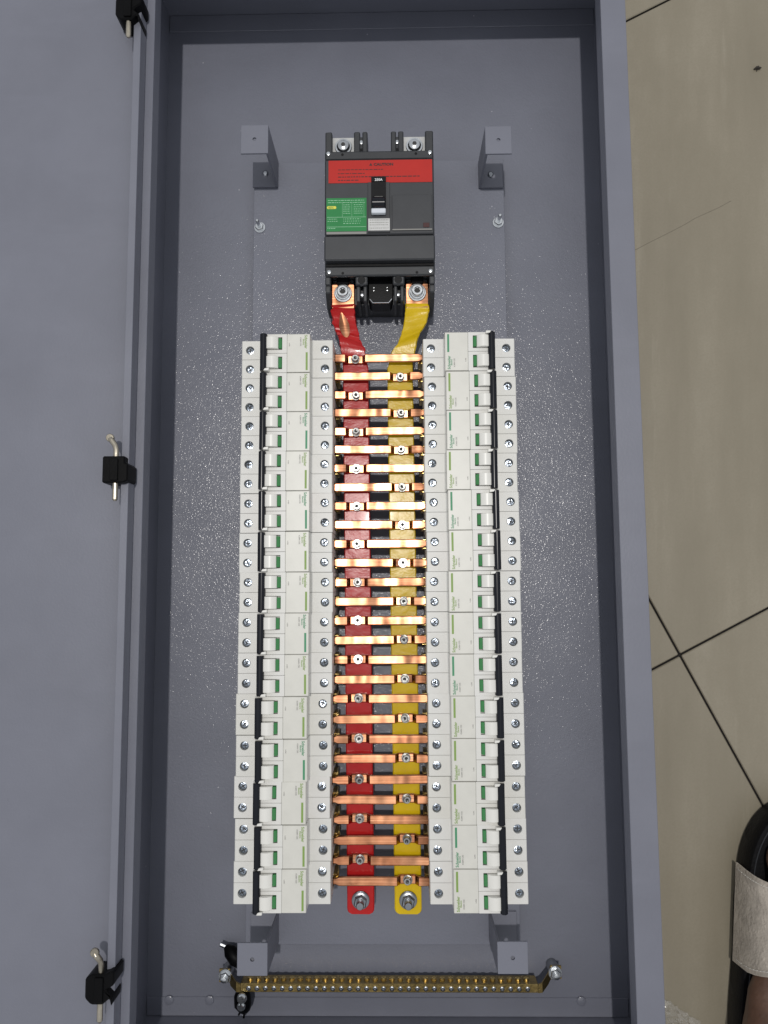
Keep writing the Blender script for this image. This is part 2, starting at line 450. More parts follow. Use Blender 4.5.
# ================================================================== two-pole breakers (28)
ORD = ['first', 'second', 'third', 'fourth', 'fifth', 'sixth', 'seventh', 'eighth', 'ninth', 'tenth', 'eleventh', 'twelfth', 'thirteenth', 'fourteenth']
mm = .001
def build_breaker_parts():
    """local frame: x from the busbar side (-) to the outside (+), y along the rail, z up from the mounting plate"""
    P = []
    hs = MB()
    for yc in (-9., 9.):
        a, b = (yc - 8.9) * mm, (yc + 8.9) * mm
        pr = [(-42.5, 4), (-42.5, 69.4), (-41.9, 70), (-24.2, 70), (-23.4, 70.6), (-23.2, 86.3), (-2.4, 86.3), (-2.4, 88.9), (21.4, 88.9), (22.2, 88.2), (22.6, 70.7), (23.4, 70), (41.9, 70), (42.5, 69.4), (42.5, 4)]
        hs.prism([(x * mm, z * mm) for x, z in pr], a, b, 'y', .00022)
    me = hs.data('housing', M['mcb'])
    cu = MB()
    for yc in (-9., 9.):
        for x in (-35.2, 34.8): cu.lathe([(0, -7 * mm), (3.95 * mm, -7 * mm), (3.95 * mm, .3 * mm), (0, .3 * mm)], (x * mm, yc * mm, 70 * mm), 20)
        cu.box(1.9 * mm, 23.5 * mm, (yc - 5.95) * mm, (yc + 5.75) * mm, 84.3 * mm, 92 * mm)
        cu.box(-45 * mm, -36 * mm, (yc - 5.5) * mm, (yc + 5.5) * mm, 12 * mm, 50 * mm)      # terminal mouths
        cu.box(36 * mm, 45 * mm, (yc - 5.5) * mm, (yc + 5.5) * mm, 12 * mm, 50 * mm)
    P.append(('housing', cut(me, cu.data('c', M['mcb']), 'housing')))
    P.append(('front_cover', MB().box(-23.4 * mm, -2.5 * mm, -17.75 * mm, 17.75 * mm, 86.35 * mm, 89.1 * mm, .0004, 2).data('front_cover', M['mcb_label'])))
    def arc(x0, x1, zb, lift, cxx=11.4, r=8.4, zc=86.4):
        n = 10; o = []
        for i in range(n + 1):
            x = x0 + (x1 - x0) * i / n
            o.append((x * mm, (zc + math.sqrt(max(.1, r * r - (x - cxx) ** 2)) + lift) * mm))
        return [(x0 * mm, zb * mm)] + o + [(x1 * mm, zb * mm)]
    lev = MB().prism(arc(5.3, 17.6, 84.5, -1.0), -5.5 * mm, 5.3 * mm, 'y', .00025).data('toggle', M['lever'])
    flag = MB().prism([(2.1 * mm, 84.2 * mm), (2.1 * mm, 88.6 * mm), (3.4 * mm, 89.6 * mm), (5.0 * mm, 90.6 * mm), (5.25 * mm, 90.0 * mm), (5.25 * mm, 84.2 * mm)], -4.7 * mm, 4.7 * mm, 'y', .0002).data('indicator', M['green'])
    drum = MB().prism(arc(5.3, 17.6, 82.2, -1.5), -6.2 * mm, 6.0 * mm, 'y').data('drum', M['mcb'])
    for yc in (-9., 9.):
        P.append(('toggle', lev, (0, yc * mm, 0)))
        P.append(('indicator', flag, (0, yc * mm, 0)))
    tb = [(15.3, 87), (15.3, 92.0), (16.2, 93.6), (17.6, 94.4), (19.6, 94.4), (21.0, 93.4), (21.7, 91.8), (21.7, 87)]
    P.append(('handle_tie', MB().prism([(x * mm, z * mm) for x, z in tb], -17.3 * mm, 17.1 * mm, 'y', .0005, 2).data('handle_tie', M['black'])))
    P.append(('tie_clip', MB().prism([(13.0 * mm, 14.8 * mm), (16.8 * mm, 15.4 * mm), (18.0 * mm, 17.4 * mm), (13.2 * mm, 17.4 * mm)], 88.9 * mm, 94.9 * mm, 'z', .0003).data('tie_clip', M['lever'])))
    sc = MB().lathe([(0, 0), (3.5 * mm, -2 * mm), (3.5 * mm, .5 * mm), (3.1 * mm, 1.1 * mm), (1.6 * mm, 1.35 * mm), (0, 1.35 * mm)], (0, 0, 0), 20).data('s', M['screw'])
    cr = MB().box(-2.2 * mm, 2.2 * mm, -.45 * mm, .45 * mm, 1.1 * mm, 1.43 * mm).box(-.45 * mm, .45 * mm, -2.2 * mm, 2.2 * mm, 1.1 * mm, 1.46 * mm).data('screw_slot', M['socket'])
    for yc in (-9., 9.):
        for x in (-35.2, 34.8): P.append(('terminal_screw', sc, (x * mm, yc * mm, 66.0 * mm), cr))
    cl = MB().box(-45.8 * mm, -36.5 * mm, -4.6 * mm, -3.4 * mm, 14 * mm, 36 * mm, .0003).box(-45.8 * mm, -36.5 * mm, 3.4 * mm, 4.6 * mm, 14 * mm, 36 * mm, .0003)
    cl.box(-45.8 * mm, -36.5 * mm, -3.4 * mm, 3.4 * mm, 14 * mm, 16 * mm, .0003).box(-42.9 * mm, -36.5 * mm, -3.4 * mm, 3.4 * mm, 24 * mm, 25.5 * mm, .0003)
    cl = cl.data('terminal_clamp', M['brass'])
    for yc in (-9., 9.): P.append(('terminal_clamp', cl, (0, yc * mm, 0)))
    P.append(('brand_stripe', MB().box(-21.3 * mm, -19.5 * mm, -.6 * mm, 16.0 * mm, 89.11 * mm, 89.17 * mm).data('brand_stripe', M['lime'])))
    t = MB()
    t.mesh(text_mesh('Schneider', 3.5 * mm, math.pi / 2, (-18.6 * mm, -16.6 * mm, 89.15 * mm), sx=.90))
    t.mesh(text_mesh('Electric', 1.9 * mm, math.pi / 2, (-16.9 * mm, -13.0 * mm, 89.15 * mm)))
    P.append(('brand_lettering', t.data('brand_lettering', M['lime'])))
    t = MB()
    t.mesh(text_mesh('iC60N C32', 1.7 * mm, math.pi / 2, (-14.4 * mm, -14.5 * mm, 89.15 * mm)))
    t.mesh(text_mesh('I-ON', 1.5 * mm, math.pi / 2, (-4.2 * mm, -9.5 * mm, 89.15 * mm)))
    P.append(('rating_print', t.data('rating_print', M['greyprint'])))
    return P
PARTS = build_breaker_parts()
teal_rows = {('L', 2), ('L', 7), ('L', 10), ('L', 4), ('R', 0), ('R', 4), ('R', 12), ('R', 8), ('R', 2)}
for side in 'LR':
    for k in range(14):
        yc = .252 - .036 * (k + .5)
        s = 'left' if side == 'L' else 'right'
        pos = {0: 'topmost', 13: 'bottommost'}.get(k, ORD[k] + ' from the top')
        jx, jy = random.gauss(0, .00035), random.gauss(0, .00012)
        if (side, k) in (('L', 9), ('L', 10), ('L', 11), ('L', 12), ('L', 13)): jx -= .0012
        b = thing('circuit_breaker', 'white two-pole circuit breaker, %s in the %s column' % (pos, s), 'circuit breaker',
                  ((-.085 if side == 'L' else .085) + jx, yc + jy, ZP), (math.pi if side == 'L' else 0) + random.gauss(0, .0022), 'two-pole breakers in the two columns')
        for p in PARTS:
            o = link(p[0], p[1], b, p[2] if len(p) > 2 else (0, 0, 0))
            if len(p) > 3:
                o.rotation_euler = (random.gauss(0, .06), random.gauss(0, .06), random.uniform(0, 3.1))
                link('screw_slot', p[3], o)
            if p[0] in ('brand_stripe', 'brand_lettering') and (side, k) in teal_rows:
                o.material_slots[0].link = 'OBJECT'; o.material_slots[0].material = M['teal']
# mounting rails under the breakers
for x, s in ((-.085, 'left'), (.085, 'right')):
    MBR = MB().prism([(x - .0175, ZP + .0003), (x + .0175, ZP + .0003), (x + .0175, ZP + .0035), (x - .0175, ZP + .0035)], -.249, .249, 'y', .0003)
    r = MBR.obj('mounting_rail', M['steel_dark'], None)
    r.location = (0, 0, 0); tag(r, 'steel rail hidden under the %s column of breakers' % s, 'rail')

# ================================================================== vertical busbars
ZB = .0490
def bar_rings(st, th):
    rings = []
    for i, (x, y, z, w) in enumerate(st):
        a, b = st[max(0, i - 1)], st[min(len(st) - 1, i + 1)]
        d = Vector((b[0] - a[0], b[1] - a[1], 0)).normalized(); u = Vector((d.y, -d.x, 0)) * (w / 2)
        u = Vector((abs(u.x) * .55 + w / 2 * .45, u.y * .8, 0))
        c = Vector((x, y, z)); e = .0009; n = u.normalized()
        rings.append([c + u - n * e, c + u + Vector((0, 0, -e)), c + u + Vector((0, 0, e - th)), c + u - n * e + Vector((0, 0, -th)),
                      c - u + n * e + Vector((0, 0, -th)), c - u + Vector((0, 0, e - th)), c - u + Vector((0, 0, -e)), c - u + n * e])
    return rings
def smooth_path(st, n=5):
    out = []
    for i in range(len(st) - 1):
        p0, p1, p2, p3 = st[max(0, i - 1)], st[i], st[i + 1], st[min(len(st) - 1, i + 2)]
        for k in range(n):
            t = k / n
            out.append(tuple(.5 * (2 * p1[j] + (p2[j] - p0[j]) * t + (2 * p0[j] - 5 * p1[j] + 4 * p2[j] - p3[j]) * t * t + (3 * p1[j] - p0[j] - 3 * p2[j] + p3[j]) * t ** 3) for j in range(4)))
    return out + [st[-1]]
def busbar(kind, col, top, xt, xb, label):
    root = thing('busbar', label, 'busbar', ((xt + xb) / 2, -.02, ZP))
    o = root.location.copy()
    body = smooth_path(top + [(xt, .236, ZB, .0248)], 6)
    n = 44; yb = -.2695
    for i in range(1, n + 1):
        t = i / n; y = .236 + (yb - .236) * t
        body.append((xt + (xb - xt) * t, y, ZB, .0248))
    rings = bar_rings(body, .0056)
    rnd = random.Random(3 if col == 'red' else 5)
    for i, rg in enumerate(rings):
        amp = (.0011 if col == 'red' else .0005) if body[i][1] > .25 else .0001
        for k, v in enumerate(rg):
            v += Vector((rnd.gauss(0, amp * .6), rnd.gauss(0, amp * .4), rnd.gauss(0, amp * .6)))
    # rounded, slightly crimped lower end
    end = body[-1]
    for k, (dy, f) in enumerate(((.0022, .97), (.0040, .88), (.0052, .70))):
        rings.append([Vector((end[0] + (v.x - end[0]) * f, v.y - dy, v.z if k < 2 else v.z * .9 + .1 * (ZB - .003))) for v in bar_rings([body[-2], end], .0056)[1]])
    MB().loft(rings).obj('sleeve', M[col], root, o, 30)
    tx, ty, tz, tw = top[0]
    MB().prism([(tx - .0108, ty - .004), (tx + .0108, ty - .004), (tx + .0108, ty + .0195), (tx + .0070, ty + .0225), (tx - .0070, ty + .0225), (tx - .0108, ty + .0195)], tz - .0046, tz - .0006, 'z', .0004).obj('copper_end', M['copper'], root, o)
    b = MB(); yb2 = -.2620; xx = xb - (xb - xt) * (yb2 - yb) / (.236 - yb)
    bolt_mb(b, (xx, yb2, ZB + .0003), .0082, .0062, .0042, spring=True)
    b.lathe([(0, 0), (.0036, 0), (.0036, .0075), (.0030, .0085), (0, .0085)], (xx, yb2, ZB + .0070), 14)
    b.obj('end_bolt', M['steel_dark'], root, o)
    MB().box(xx - .011, xx + .011, -.268, -.256, ZP + .0004, ZB - .0060, .001).obj('insulator', M['red'], root, o)
    return root
RT, RB, YTX, YBX = -.0230, -.0194, .0203, .0240
red = busbar('r', 'red', [(-.0345, .2960, .0600, .0220), (-.0343, .2850, .0575, .0235), (-.0315, .2700, .0535, .0240), (-.0262, .2560, .0498, .0245)], RT, RB,
             'flat copper busbar in red sleeve running down the left of the centre')
yel = busbar('y', 'yellow', [(.0375, .2960, .0600, .0222), (.0372, .2860, .0578, .0235), (.0330, .2710, .0538, .0240), (.0252, .2570, .0500, .0245)], YTX, YBX,
             'flat copper busbar in yellow sleeve running down the right of the centre')
# torn patch of the red sleeve showing bare copper
def torn(c, L, Wd, ang, tilt):
    pts = []
    for i in range(18):
        t = 2 * math.pi * i / 18
        w = Wd * (1 - .55 * max(0, math.sin(t)))
        x, y = w * math.cos(t), L * math.sin(t)
        pts.append((x * math.cos(ang) - y * math.sin(ang), x * math.sin(ang) + y * math.cos(ang)))
    m = MB(); m.loft([[Vector((c[0] + x * f, c[1] + y * f, c[2] + dz + (y * f) * tilt)) for x, y in pts] for f, dz in ((1.0, -.0016), (.96, .0004), (.5, .0007), (.02, .0008))])
    return m
torn((-.0338, .2765, .0562), .0120, .0052, .22, .36).obj('bare_patch', M['copper'], red, red.location)

# ================================================================== copper cross bars (28)
def crossbar_meshes(xb):
    ht, lo, th, hw = .0580, ZB + .0036, .0032, .00405
    j, s = .0066, .0034
    xs = [-.0500, -.0435, -.0405, xb - j - s, xb - j, xb + j, xb + j + s, .0405, .0435, .0500]
    zs = [ht, ht, ht, ht, lo, lo, ht, ht, ht, ht]
    ws = [.0026, .0028, hw, hw, hw, hw, hw, hw, .0028, .0026]
    # insert extra stations along the long straight run so that it can sag a little
    st = []
    for i in range(len(xs) - 1):
        n = 8 if xs[i + 1] - xs[i] > .03 else 2
        for k in range(n):
            t = k / n; st.append((xs[i] + (xs[i + 1] - xs[i]) * t, zs[i] + (zs[i + 1] - zs[i]) * t, ws[i] + (ws[i + 1] - ws[i]) * t))
    st.append((xs[-1], zs[-1], ws[-1]))
    return st, th, lo
def crossbar_data(xb, seed):
    st, th, lo = crossbar_meshes(xb); rnd = random.Random(seed); rings = []
    ph = rnd.uniform(0, 6)
    for x, z, w in st:
        dz = .00028 * math.sin(x * 90 + ph) if z > .0575 else 0
        e = .0008; z += dz
        rings.append([Vector(p) for p in ((x, -w + e, z), (x, -w, z - e), (x, -w, z - th + e), (x, -w + e, z - th), (x, w - e, z - th), (x, w, z - th + e), (x, w, z - e), (x, w - e, z))])
    return MB().loft(rings).data('copper_strip', M['copper'], (0, 0, 0), 28)
strips = {'red': [crossbar_data((RT + RB) / 2, i) for i in range(5)], 'yellow': [crossbar_data((YTX + YBX) / 2, 20 + i) for i in range(5)]}
def bolt_data():
    b = MB()
    b.lathe([(0, 0), (.0044, 0), (.0044, .0009), (.0042, .0011), (0, .0011)], (0, 0, 0), 20)
    b.lathe([(0, 0), (.0037, 0), (.0037, .0012), (.0034, .0015), (0, .0015)], (0, 0, .0011), 20)
    b.lathe([(.0031, 0), (.0033, .0003), (.0033, .0027), (.0029, .0033), (.0017, .0033), (.0016, .0030), (.0016, .0012), (0, .0010)], (0, 0, .0026), 18)
    return b.data('bolt', M['bolt'])
bolt_me = bolt_data()
sock_me = MB().lathe([(0, 0), (.00155, 0), (.00155, .0004), (0, .0004)], (0, 0, .0037), 6).data('bolt_socket', M['socket'])
XM = {'red': (RT + RB) / 2, 'yellow': (YTX + YBX) / 2}
for r in range(28):
    col = 'red' if r % 2 == 0 else 'yellow'
    y = .243 - .018 * r; t = (.236 - y) / (.236 + .2695)
    xc = (RT + (RB - RT) * t) if col == 'red' else (YTX + (YBX - YTX) * t)
    k = r // 2
    pos = {0: 'topmost', 13: 'bottommost'}.get(k, ORD[k] + ' from the top')
    root = thing('copper_cross_bar', 'copper cross bar on the %s busbar, %s of its set' % (col, pos), 'copper bar',
                 (xc - XM[col], y + random.gauss(0, .00025), random.gauss(0, .00012)), random.gauss(0, .006), 'copper cross bars feeding the breakers')
    link('copper_strip', strips[col][k % 5], root)
    b = link('bolt', bolt_me, root, (XM[col], 0, ZB + .0038)); b.rotation_euler = (random.gauss(0, .05), random.gauss(0, .05), random.uniform(0, 3))
    link('bolt_socket', sock_me, b)

# ================================================================== moulded-case main breaker
mc = thing('main_breaker', 'charcoal moulded-case main breaker with red caution label and green label, above the busbars', 'main breaker', (.002, .380, ZP))
OM = mc.location.copy()
def mpart(mb, name, mat, parent=mc, lab=None):
    o = mb.obj(name, M[mat], parent, OM)
    if lab: o['label'] = lab
    return o
XA, XB_ = -.0508, .0543
base = MB()
base.box(XA, XB_, .3225, .4396, ZP + .0004, .0760, .0012)                       # main block
# upper terminal zone
base.box(XA, XB_ - .0640, .4398, .4600, ZP + .0004, .0520, .0006)
base.box(.0132, XB_, .4398, .4600, ZP + .0004, .0520, .0006)
for a, b in ((XA + .0002, -.0440), (-.0228, -.0168), (-.0146, -.0096), (.0131, .0182), (.0202, .0254), (.0463, XB_ - .0002)):
    base.box(a, b, .4400, .4635, .0505, .0756, .0010)
for a, b in ((-.0176, -.0138), (.0174, .0210)):
    base.box(a, b, .4400, .4590, .0505, .0735, .0005)
# lower terminal zone
base.box(XA, XB_, .2985, .3223, ZP + .0004, .0500, .0006)
for a, b in ((-.0208, -.0172), (-.0142, -.0108), (.0150, .0182), (.0212, .0246)):
    base.box(a, b, .2940, .3223, .0300, .0720, .0008)
for a, b in ((-.0176, -.0138), (.0178, .0216)): base.box(a, b, .3005, .3223, .0300, .0640, .0006)
for xa, xb in ((XA + .0004, -.0455), (.0490, XB_ - .0004)):                     # outer cheeks, sloped down at the end
    base.prism([(.3223, .0300), (.3223, .0740), (.3020, .0740), (.2925, .0560), (.2925, .0300)], xa, xb, 'x', .0008)
mpart(base, 'case', 'mccb')
deck = MB().box(XA + .0004, XB_ - .0004, .3168, .3262, .0740, .0782, .0012)
for a, b in ((XA + .0004, -.0452), (-.0215, -.0100), (.0140, .0250), (.0487, XB_ - .0004)):
    deck.box(a, b, .3085, .3166, .0722, .0772, .0010)
mpart(deck, 'lower_deck', 'mccb')
mpart(MB().box(XA + .0004, XB_ - .0004, .4300, .4396, .0762, .0826, .0016, 2), 'upper_deck', 'mccb')
face = MB().box(XA + .0006, XB_ - .0006, .3545, .4296, .0762, .0846, .0012, 2)
mpart(face, 'front_face', 'mccb_face')
mpart(MB().box(XA + .0002, XB_ - .0002, .3292, .3535, .0762, .0852, .0012, 2), 'lower_cover', 'mccb_face')
mpart(MB().box(XA + .0010, XB_ - .0010, .3266, .3288, .0760, .0772, .0002), 'groove', 'mccb_dark')
rl = MB().box(-.0466, .0523, .4058, .4284, .0847, .0850)
rlo = mpart(rl, 'caution_label', 'redlabel')
def dashes(mb, x0, x1, y, h, z, rnd, wmin=.0012, wmax=.0045, gap=.0008):
    x = x0
    while x < x1:
        w = min(rnd.uniform(wmin, wmax), x1 - x)
        mb.box(x, x + w, y - h / 2, y + h / 2, z, z + .00004); x += w + gap
rr = random.Random(11)
tx = MB().mesh(text_mesh('CAUTION', .0036, 0, (-.0035, .4228, .0851), align='LEFT', sx=1.15, bold=.05))
tx.prism([(-.0078, .4228), (-.0046, .4228), (-.0062, .4256)], .08504, .0851, 'z')
for x0, x1, y, h in ((-.0375, .006, .4190, .0007), (-.0375, -.012, .4152, .0007), (-.0375, .0405, .4118, .0009), (-.0375, -.018, .4085, .0009)):
    dashes(tx, x0, x1, y, h, .08504, rr)
mpart(tx, 'caution_print', 'redprint', rlo)
gl = mpart(MB().box(-.0486, -.0104, .3578, .3908, .0847, .0850), 'data_label', 'greenlabel')
gp = MB()
for y in (.3718, .3622): gp.box(-.0480, -.0110, y - .00018, y + .00018, .08504, .08508)
for k in range(2): dashes(gp, -.047, -.012, .3885 - .0022 * k, .0006, .08504, rr, .0008, .003, .0006)
for k in range(5): 
    dashes(gp, -.0325, -.026, .3840 - .0021 * k, .0006, .08504, rr, .0006, .0014, .0005)
    dashes(gp, -.0225, -.014, .3840 - .0021 * k, .0006, .08504, rr, .0006, .0014, .0007)
for k in range(3): dashes(gp, -.0325, -.016, .3700 - .0022 * k, .0006, .08504, rr, .0006, .002, .0010)
for k in range(2): dashes(gp, -.0475, -.038, .3700 - .0022 * k, .0005, .08504, rr, .0006, .002, .0006)
dashes(gp, -.0475, -.040, .3608, .0006, .08504, rr, .0006, .002, .0006)
for x in (-.0335, -.0245, -.0130): gp.box(x, x + .0002, .3718, .3868, .08504, .08508)
mpart(gp, 'data_print', 'paleprint', gl)
ym = mpart(MB().prism([(-.0480, .3808), (-.0472, .3800), (-.0400, .3800), (-.0392, .3808), (-.0392, .3820), (-.0400, .3828), (-.0472, .3828), (-.0480, .3820)], .08504, .0852, 'z'), 'yellow_mark', 'yellowprint', gl)
mk = MB().mesh(text_mesh('EZC', .0023, 0, (-.0466, .38055, .08524), sx=1.2)); mpart(mk, 'data_print', 'greenlabel', gl)
# handle
esc = MB().box(-.0092, .0118, .3560, .4060, .0847, .0858, .0004)
eso = mpart(esc, 'handle_escutcheon', 'mccb')
mpart(MB().box(-.0058, .0082, .4058, .4112, .0851, .0868, .0003), 'ampere_plate', 'mccb_dark', eso)
mpart(MB().mesh(text_mesh('250A', .0034, 0, (.0012, .4066, .0869), align='CENTER')), 'ampere_print', 'whiteprint', eso)
mpart(MB().box(-.0058, .0080, .3775, .4055, .0858, .0872, .0003), 'handle_slot', 'mccb_dark', eso)
hd = MB().prism([(.3770, .0866), (.3905, .0866), (.3890, .0905), (.3850, .0960), (.3800, .0965), (.3772, .0930)], -.0054, .0076, 'x', .0008, 2)
hdo = mpart(hd, 'handle', 'black', eso)
hdo['label'] = 'black toggle handle with a silver tip'
mpart(MB().box(-.0057, .0079, .3722, .3772, .0868, .0920, .0008, 2), 'handle_tip', 'silver', eso)
mpart(MB().box(-.0028, .0052, .3903, .3907, .0873, .0877), 'handle_mark', 'greyprint', eso)
rp = mpart(MB().box(-.0088, .0116, .3577, .3695, .0859, .0862), 'rating_plate', 'rating', eso)
t = MB()
for y in (.3680, .3655, .3632, .3600): dashes(t, -.0075, .0105, y, .0006, .08624, rr, .0005, .002, .0006)
mpart(t, 'rating_print', 'greyprint', rp)
pn = mpart(MB().box(.0138, .0518, .3578, .3930, .0846, .0854, .0003), 'blank_panel', 'mccb_face')
mpart(MB().box(.0140, .0516, .3580, .3592, .0854, .0856), 'trim_line', 'greyprint', pn)
mpart(MB().box(-.0484, -.0106, .3550, .3574, .0846, .0850), 'trim_line', 'greyprint', pn)
mpart(MB().box(.0432, .0490, .3605, .3650, .0854, .0859, .0002), 'trip_button', 'redprint', pn)
# case screws
for x, y, z in ((-.0470, .4368, .0826), (.0505, .4368, .0826), (-.0465, .3208, .0782), (.0500, .3208, .0782)):
    mpart(MB().lathe([(0, 0), (.0019, 0), (.0018, .0006), (0, .0011)], (x, y, z + .0001), 12), 'case_screw', 'steel')
for x, y in ((-.0335, .4358), (.0370, .4358), (-.0335, .3195), (.0370, .3195)):
    z = .0826 if y > .4 else .0782
    mpart(MB().lathe([(0, 0), (.0013, 0), (.0013, .0002), (0, .0002)], (x, y, z + .0001), 10), 'case_hole', 'mccb_dark')
for x in (-.0157, .0192):
    mpart(MB().lathe([(0, 0), (.0020, 0), (.0019, .0008), (0, .0012)], (x, .4530, .0738), 12), 'post_screw', 'steel')
    mpart(MB().lathe([(0, 0), (.0021, 0), (.0020, .0008), (0, .0012)], (x, .3040, .0642), 12), 'post_screw', 'steel_dark')
    mpart(MB().lathe([(0, 0), (.0037, 0), (.0037, .0003), (0, .0003)], (x, .3130, .0773), 16), 'case_hole', 'mccb_dark')
for x in (-.0157, .0192):
    mpart(MB().lathe([(0, 0), (.0031, 0), (.0031, .0003), (0, .0003)], (x, .4440, .0736), 14), 'case_hole', 'mccb_dark')
# upper terminals: tinned pad with a big pan screw
for x in (-.0336, .0361):
    pad = mpart(MB().box(x - .0108, x + .0108, .4402, .4625, .0640, .0672, .0004), 'upper_terminal', 'rating')
    s = MB().lathe([(0, 0), (.0082, 0), (.0084, .0006), (.0080, .0014), (.0066, .0014)], (x, .4525, .0674), 24)
    s.lathe([(0, 0), (.0062, 0), (.0064, .0012), (.0052, .0032), (.0030, .0042), (0, .0045)], (x, .4525, .0680), 20)
    s = mpart(s, 'terminal_screw', 'steel', pad)
    mpart(MB().lathe([(0, 0), (.0022, 0), (.0022, .0004), (0, .0004)], (x, .4525, .0723), 6), 'screw_socket', 'socket', pad)
# lower terminals: washers and socket bolt clamping the bar ends
for x in (-.0345, .0375):
    mpart(MB().box(x - .0104, x + .0104, .2990, .3222, .0500, .0550, .0004), 'lower_terminal', 'steel_dark')
    b = MB().lathe([(0, 0), (.0088, 0), (.0088, .0012), (.0084, .0015), (0, .0015)], (x, .3068, .0597), 28)
    b.lathe([(0, 0), (.0072, 0), (.0072, .0014), (.0068, .0018), (0, .0018)], (x, .3068, .0613), 24)
    b.lathe([(0, 0), (.0056, 0), (.0056, .0036), (.0050, .0044), (.0032, .0044), (.0031, .0020), (0, .0018)], (x, .3068, .0632), 20)
    bo = mpart(b, 'terminal_bolt', 'steel')
    mpart(MB().lathe([(0, 0), (.0030, 0), (.0030, .0004), (0, .0004)], (x, .3068, .0652), 6), 'bolt_socket', 'socket', bo)
    mpart(MB().box(x - .0060, x + .0060, .3150, .3222, .0552, .0640, .0008), 'pole_block', 'mccb_dark')
# centre pole: blank black insert
ins = MB().prism([(-.0100, .3225), (-.0100, .3000), (-.0070, .2955), (.0112, .2955), (.0142, .3000), (.0142, .3225)], .0400, .0600, 'z', .0008)
ins.box(-.0100, .0142, .3205, .3224, .0600, .0740, .0004)
io = mpart(ins, 'centre_insert', 'mccb_dark')
for x in (-.0045, .0085):
    for y in (.3125, .3095):
        mpart(MB().lathe([(0, 0), (.0009, 0), (.0007, .0004), (0, .0005)], (x, y, .0601), 8), 'contact_pin', 'steel', io)
mpart(MB().tube([(-.0085, .3005, .0604), (-.0055, .2968, .0604), (.0098, .2968, .0604), (.0128, .3005, .0604)], .0006, 6), 'insert_edge', 'steel_dark', io)

# ================================================================== earth bar
eb = thing('earth_bar', 'brass earth bar with two rows of small screws along the bottom of the cabinet', 'earth bar', (.005, -.347, .0036))
OE = eb.location.copy()
def epart(mb, name, mat, parent=eb): return mb.obj(name, M[mat], parent, OE)
epart(MB().box(-.1330, .1440, -.3522, -.3445, .0120, .0290, .0006), 'bar', 'brass_dark')
se = MB().lathe([(0, 0), (.0026, 0), (.0026, .0012), (.0020, .0018), (.0006, .0016), (0, .0010)], (0, 0, 0), 12).data('bar_screw', M['brass'])
sf = MB().lathe([(0, 0), (.0023, 0), (.0022, .0008), (.0013, .0012), (.0008, .0005), (0, .0004)], (0, 0, 0), 12).data('bar_screw', M['steel_dark'])
for i in range(34):
    x = -.1250 + i * .00785
    o = link('bar_screw', sf, eb, Vector((x, -.3486, .0290)) - OE); o.rotation_euler = (0, 0, random.uniform(0, 3))
    o = link('bar_screw', se, eb, Vector((x, -.3445, .0205)) - OE); o.rotation_euler = (-math.pi / 2, random.uniform(0, 3), 0)
for s, xe, xb, yb in ((-1, -.1328, -.1485, -.3415), (1, .1438, .1612, -.3380)):
    st = MB().loft([[Vector(p) for p in ((x, y - w, z), (x, y + w, z), (x, y + w, z - .002), (x, y - w, z - .002))] for x, y, z, w in
                    ((xe, -.3490, .0285, .0035), (xe + s * .004, -.3480, .0283, .0042), (xe + s * .0105, (yb - .348) / 2, .0225, .0050), (xb - s * .004, yb, .0205, .0060), (xb + s * .006, yb, .0205, .0058))])
    epart(st, 'end_strap', 'brass_dark')
    b = MB(); bolt_mb(b, (xb, yb, .0207), .0064, .0050, .0038); b.lathe([(0, 0), (.0026, 0), (.0026, .004), (0, .0046)], (xb, yb, .0258), 12)
    epart(b, 'end_bolt', 'steel')
    epart(MB().lathe([(0, 0), (.0055, 0), (.0055, .0146), (0, .0146)], (xb, yb, .0037), 14), 'stand_off', 'steel_dark')
# black lugs at the left end of the earth bar
def lug(name, label, pts, rad, prongs, bolts, prong_mat='black_matt'):
    c = pts[0]
    root = thing(name, label, 'cable lug', (c[0], c[1], .0036)); o = root.location.copy()
    MB().tube(pts, rad, 12).obj('boot', M['black_matt'], root, o, 60)
    for a, b, r in prongs: MB().tube([a, b], r, 8).obj('wire_end', M[prong_mat], root, o)
    for x, y, z, r in bolts:
        m = MB(); bolt_mb(m, (x, y, z), r, r * .74, .0028); m.obj('bolt', M['steel'], root, o)
lug('cable_lug', 'black lug with two prongs bolted under the left end of the earth bar',
    [(-.1325, -.3540, .0230), (-.1318, -.3575, .0240), (-.1315, -.3650, .0225), (-.1310, -.3705, .0180), (-.1312, -.3738, .0150)], [.0060, .0078, .0082, .0066, .0030],
    [((-.1330, -.3725, .0150), (-.1370, -.3800, .0140), .0009), ((-.1305, -.3730, .0150), (-.1322, -.3825, .0140), .0010)],
    [(-.1306, -.3560, .0312, .0046), (-.1315, -.3640, .0295, .0040)])
lug('cable_lug', 'black cable stub poking out from behind the lower left bracket',
    [(-.1350, -.3310, .0150), (-.1400, -.3270, .0160), (-.1460, -.3220, .0150), (-.1500, -.3190, .0125)], [.0070, .0078, .0064, .0028],
    [((-.1490, -.3195, .0125), (-.1555, -.3170, .0120), .0022)], [], 'steel_dark')

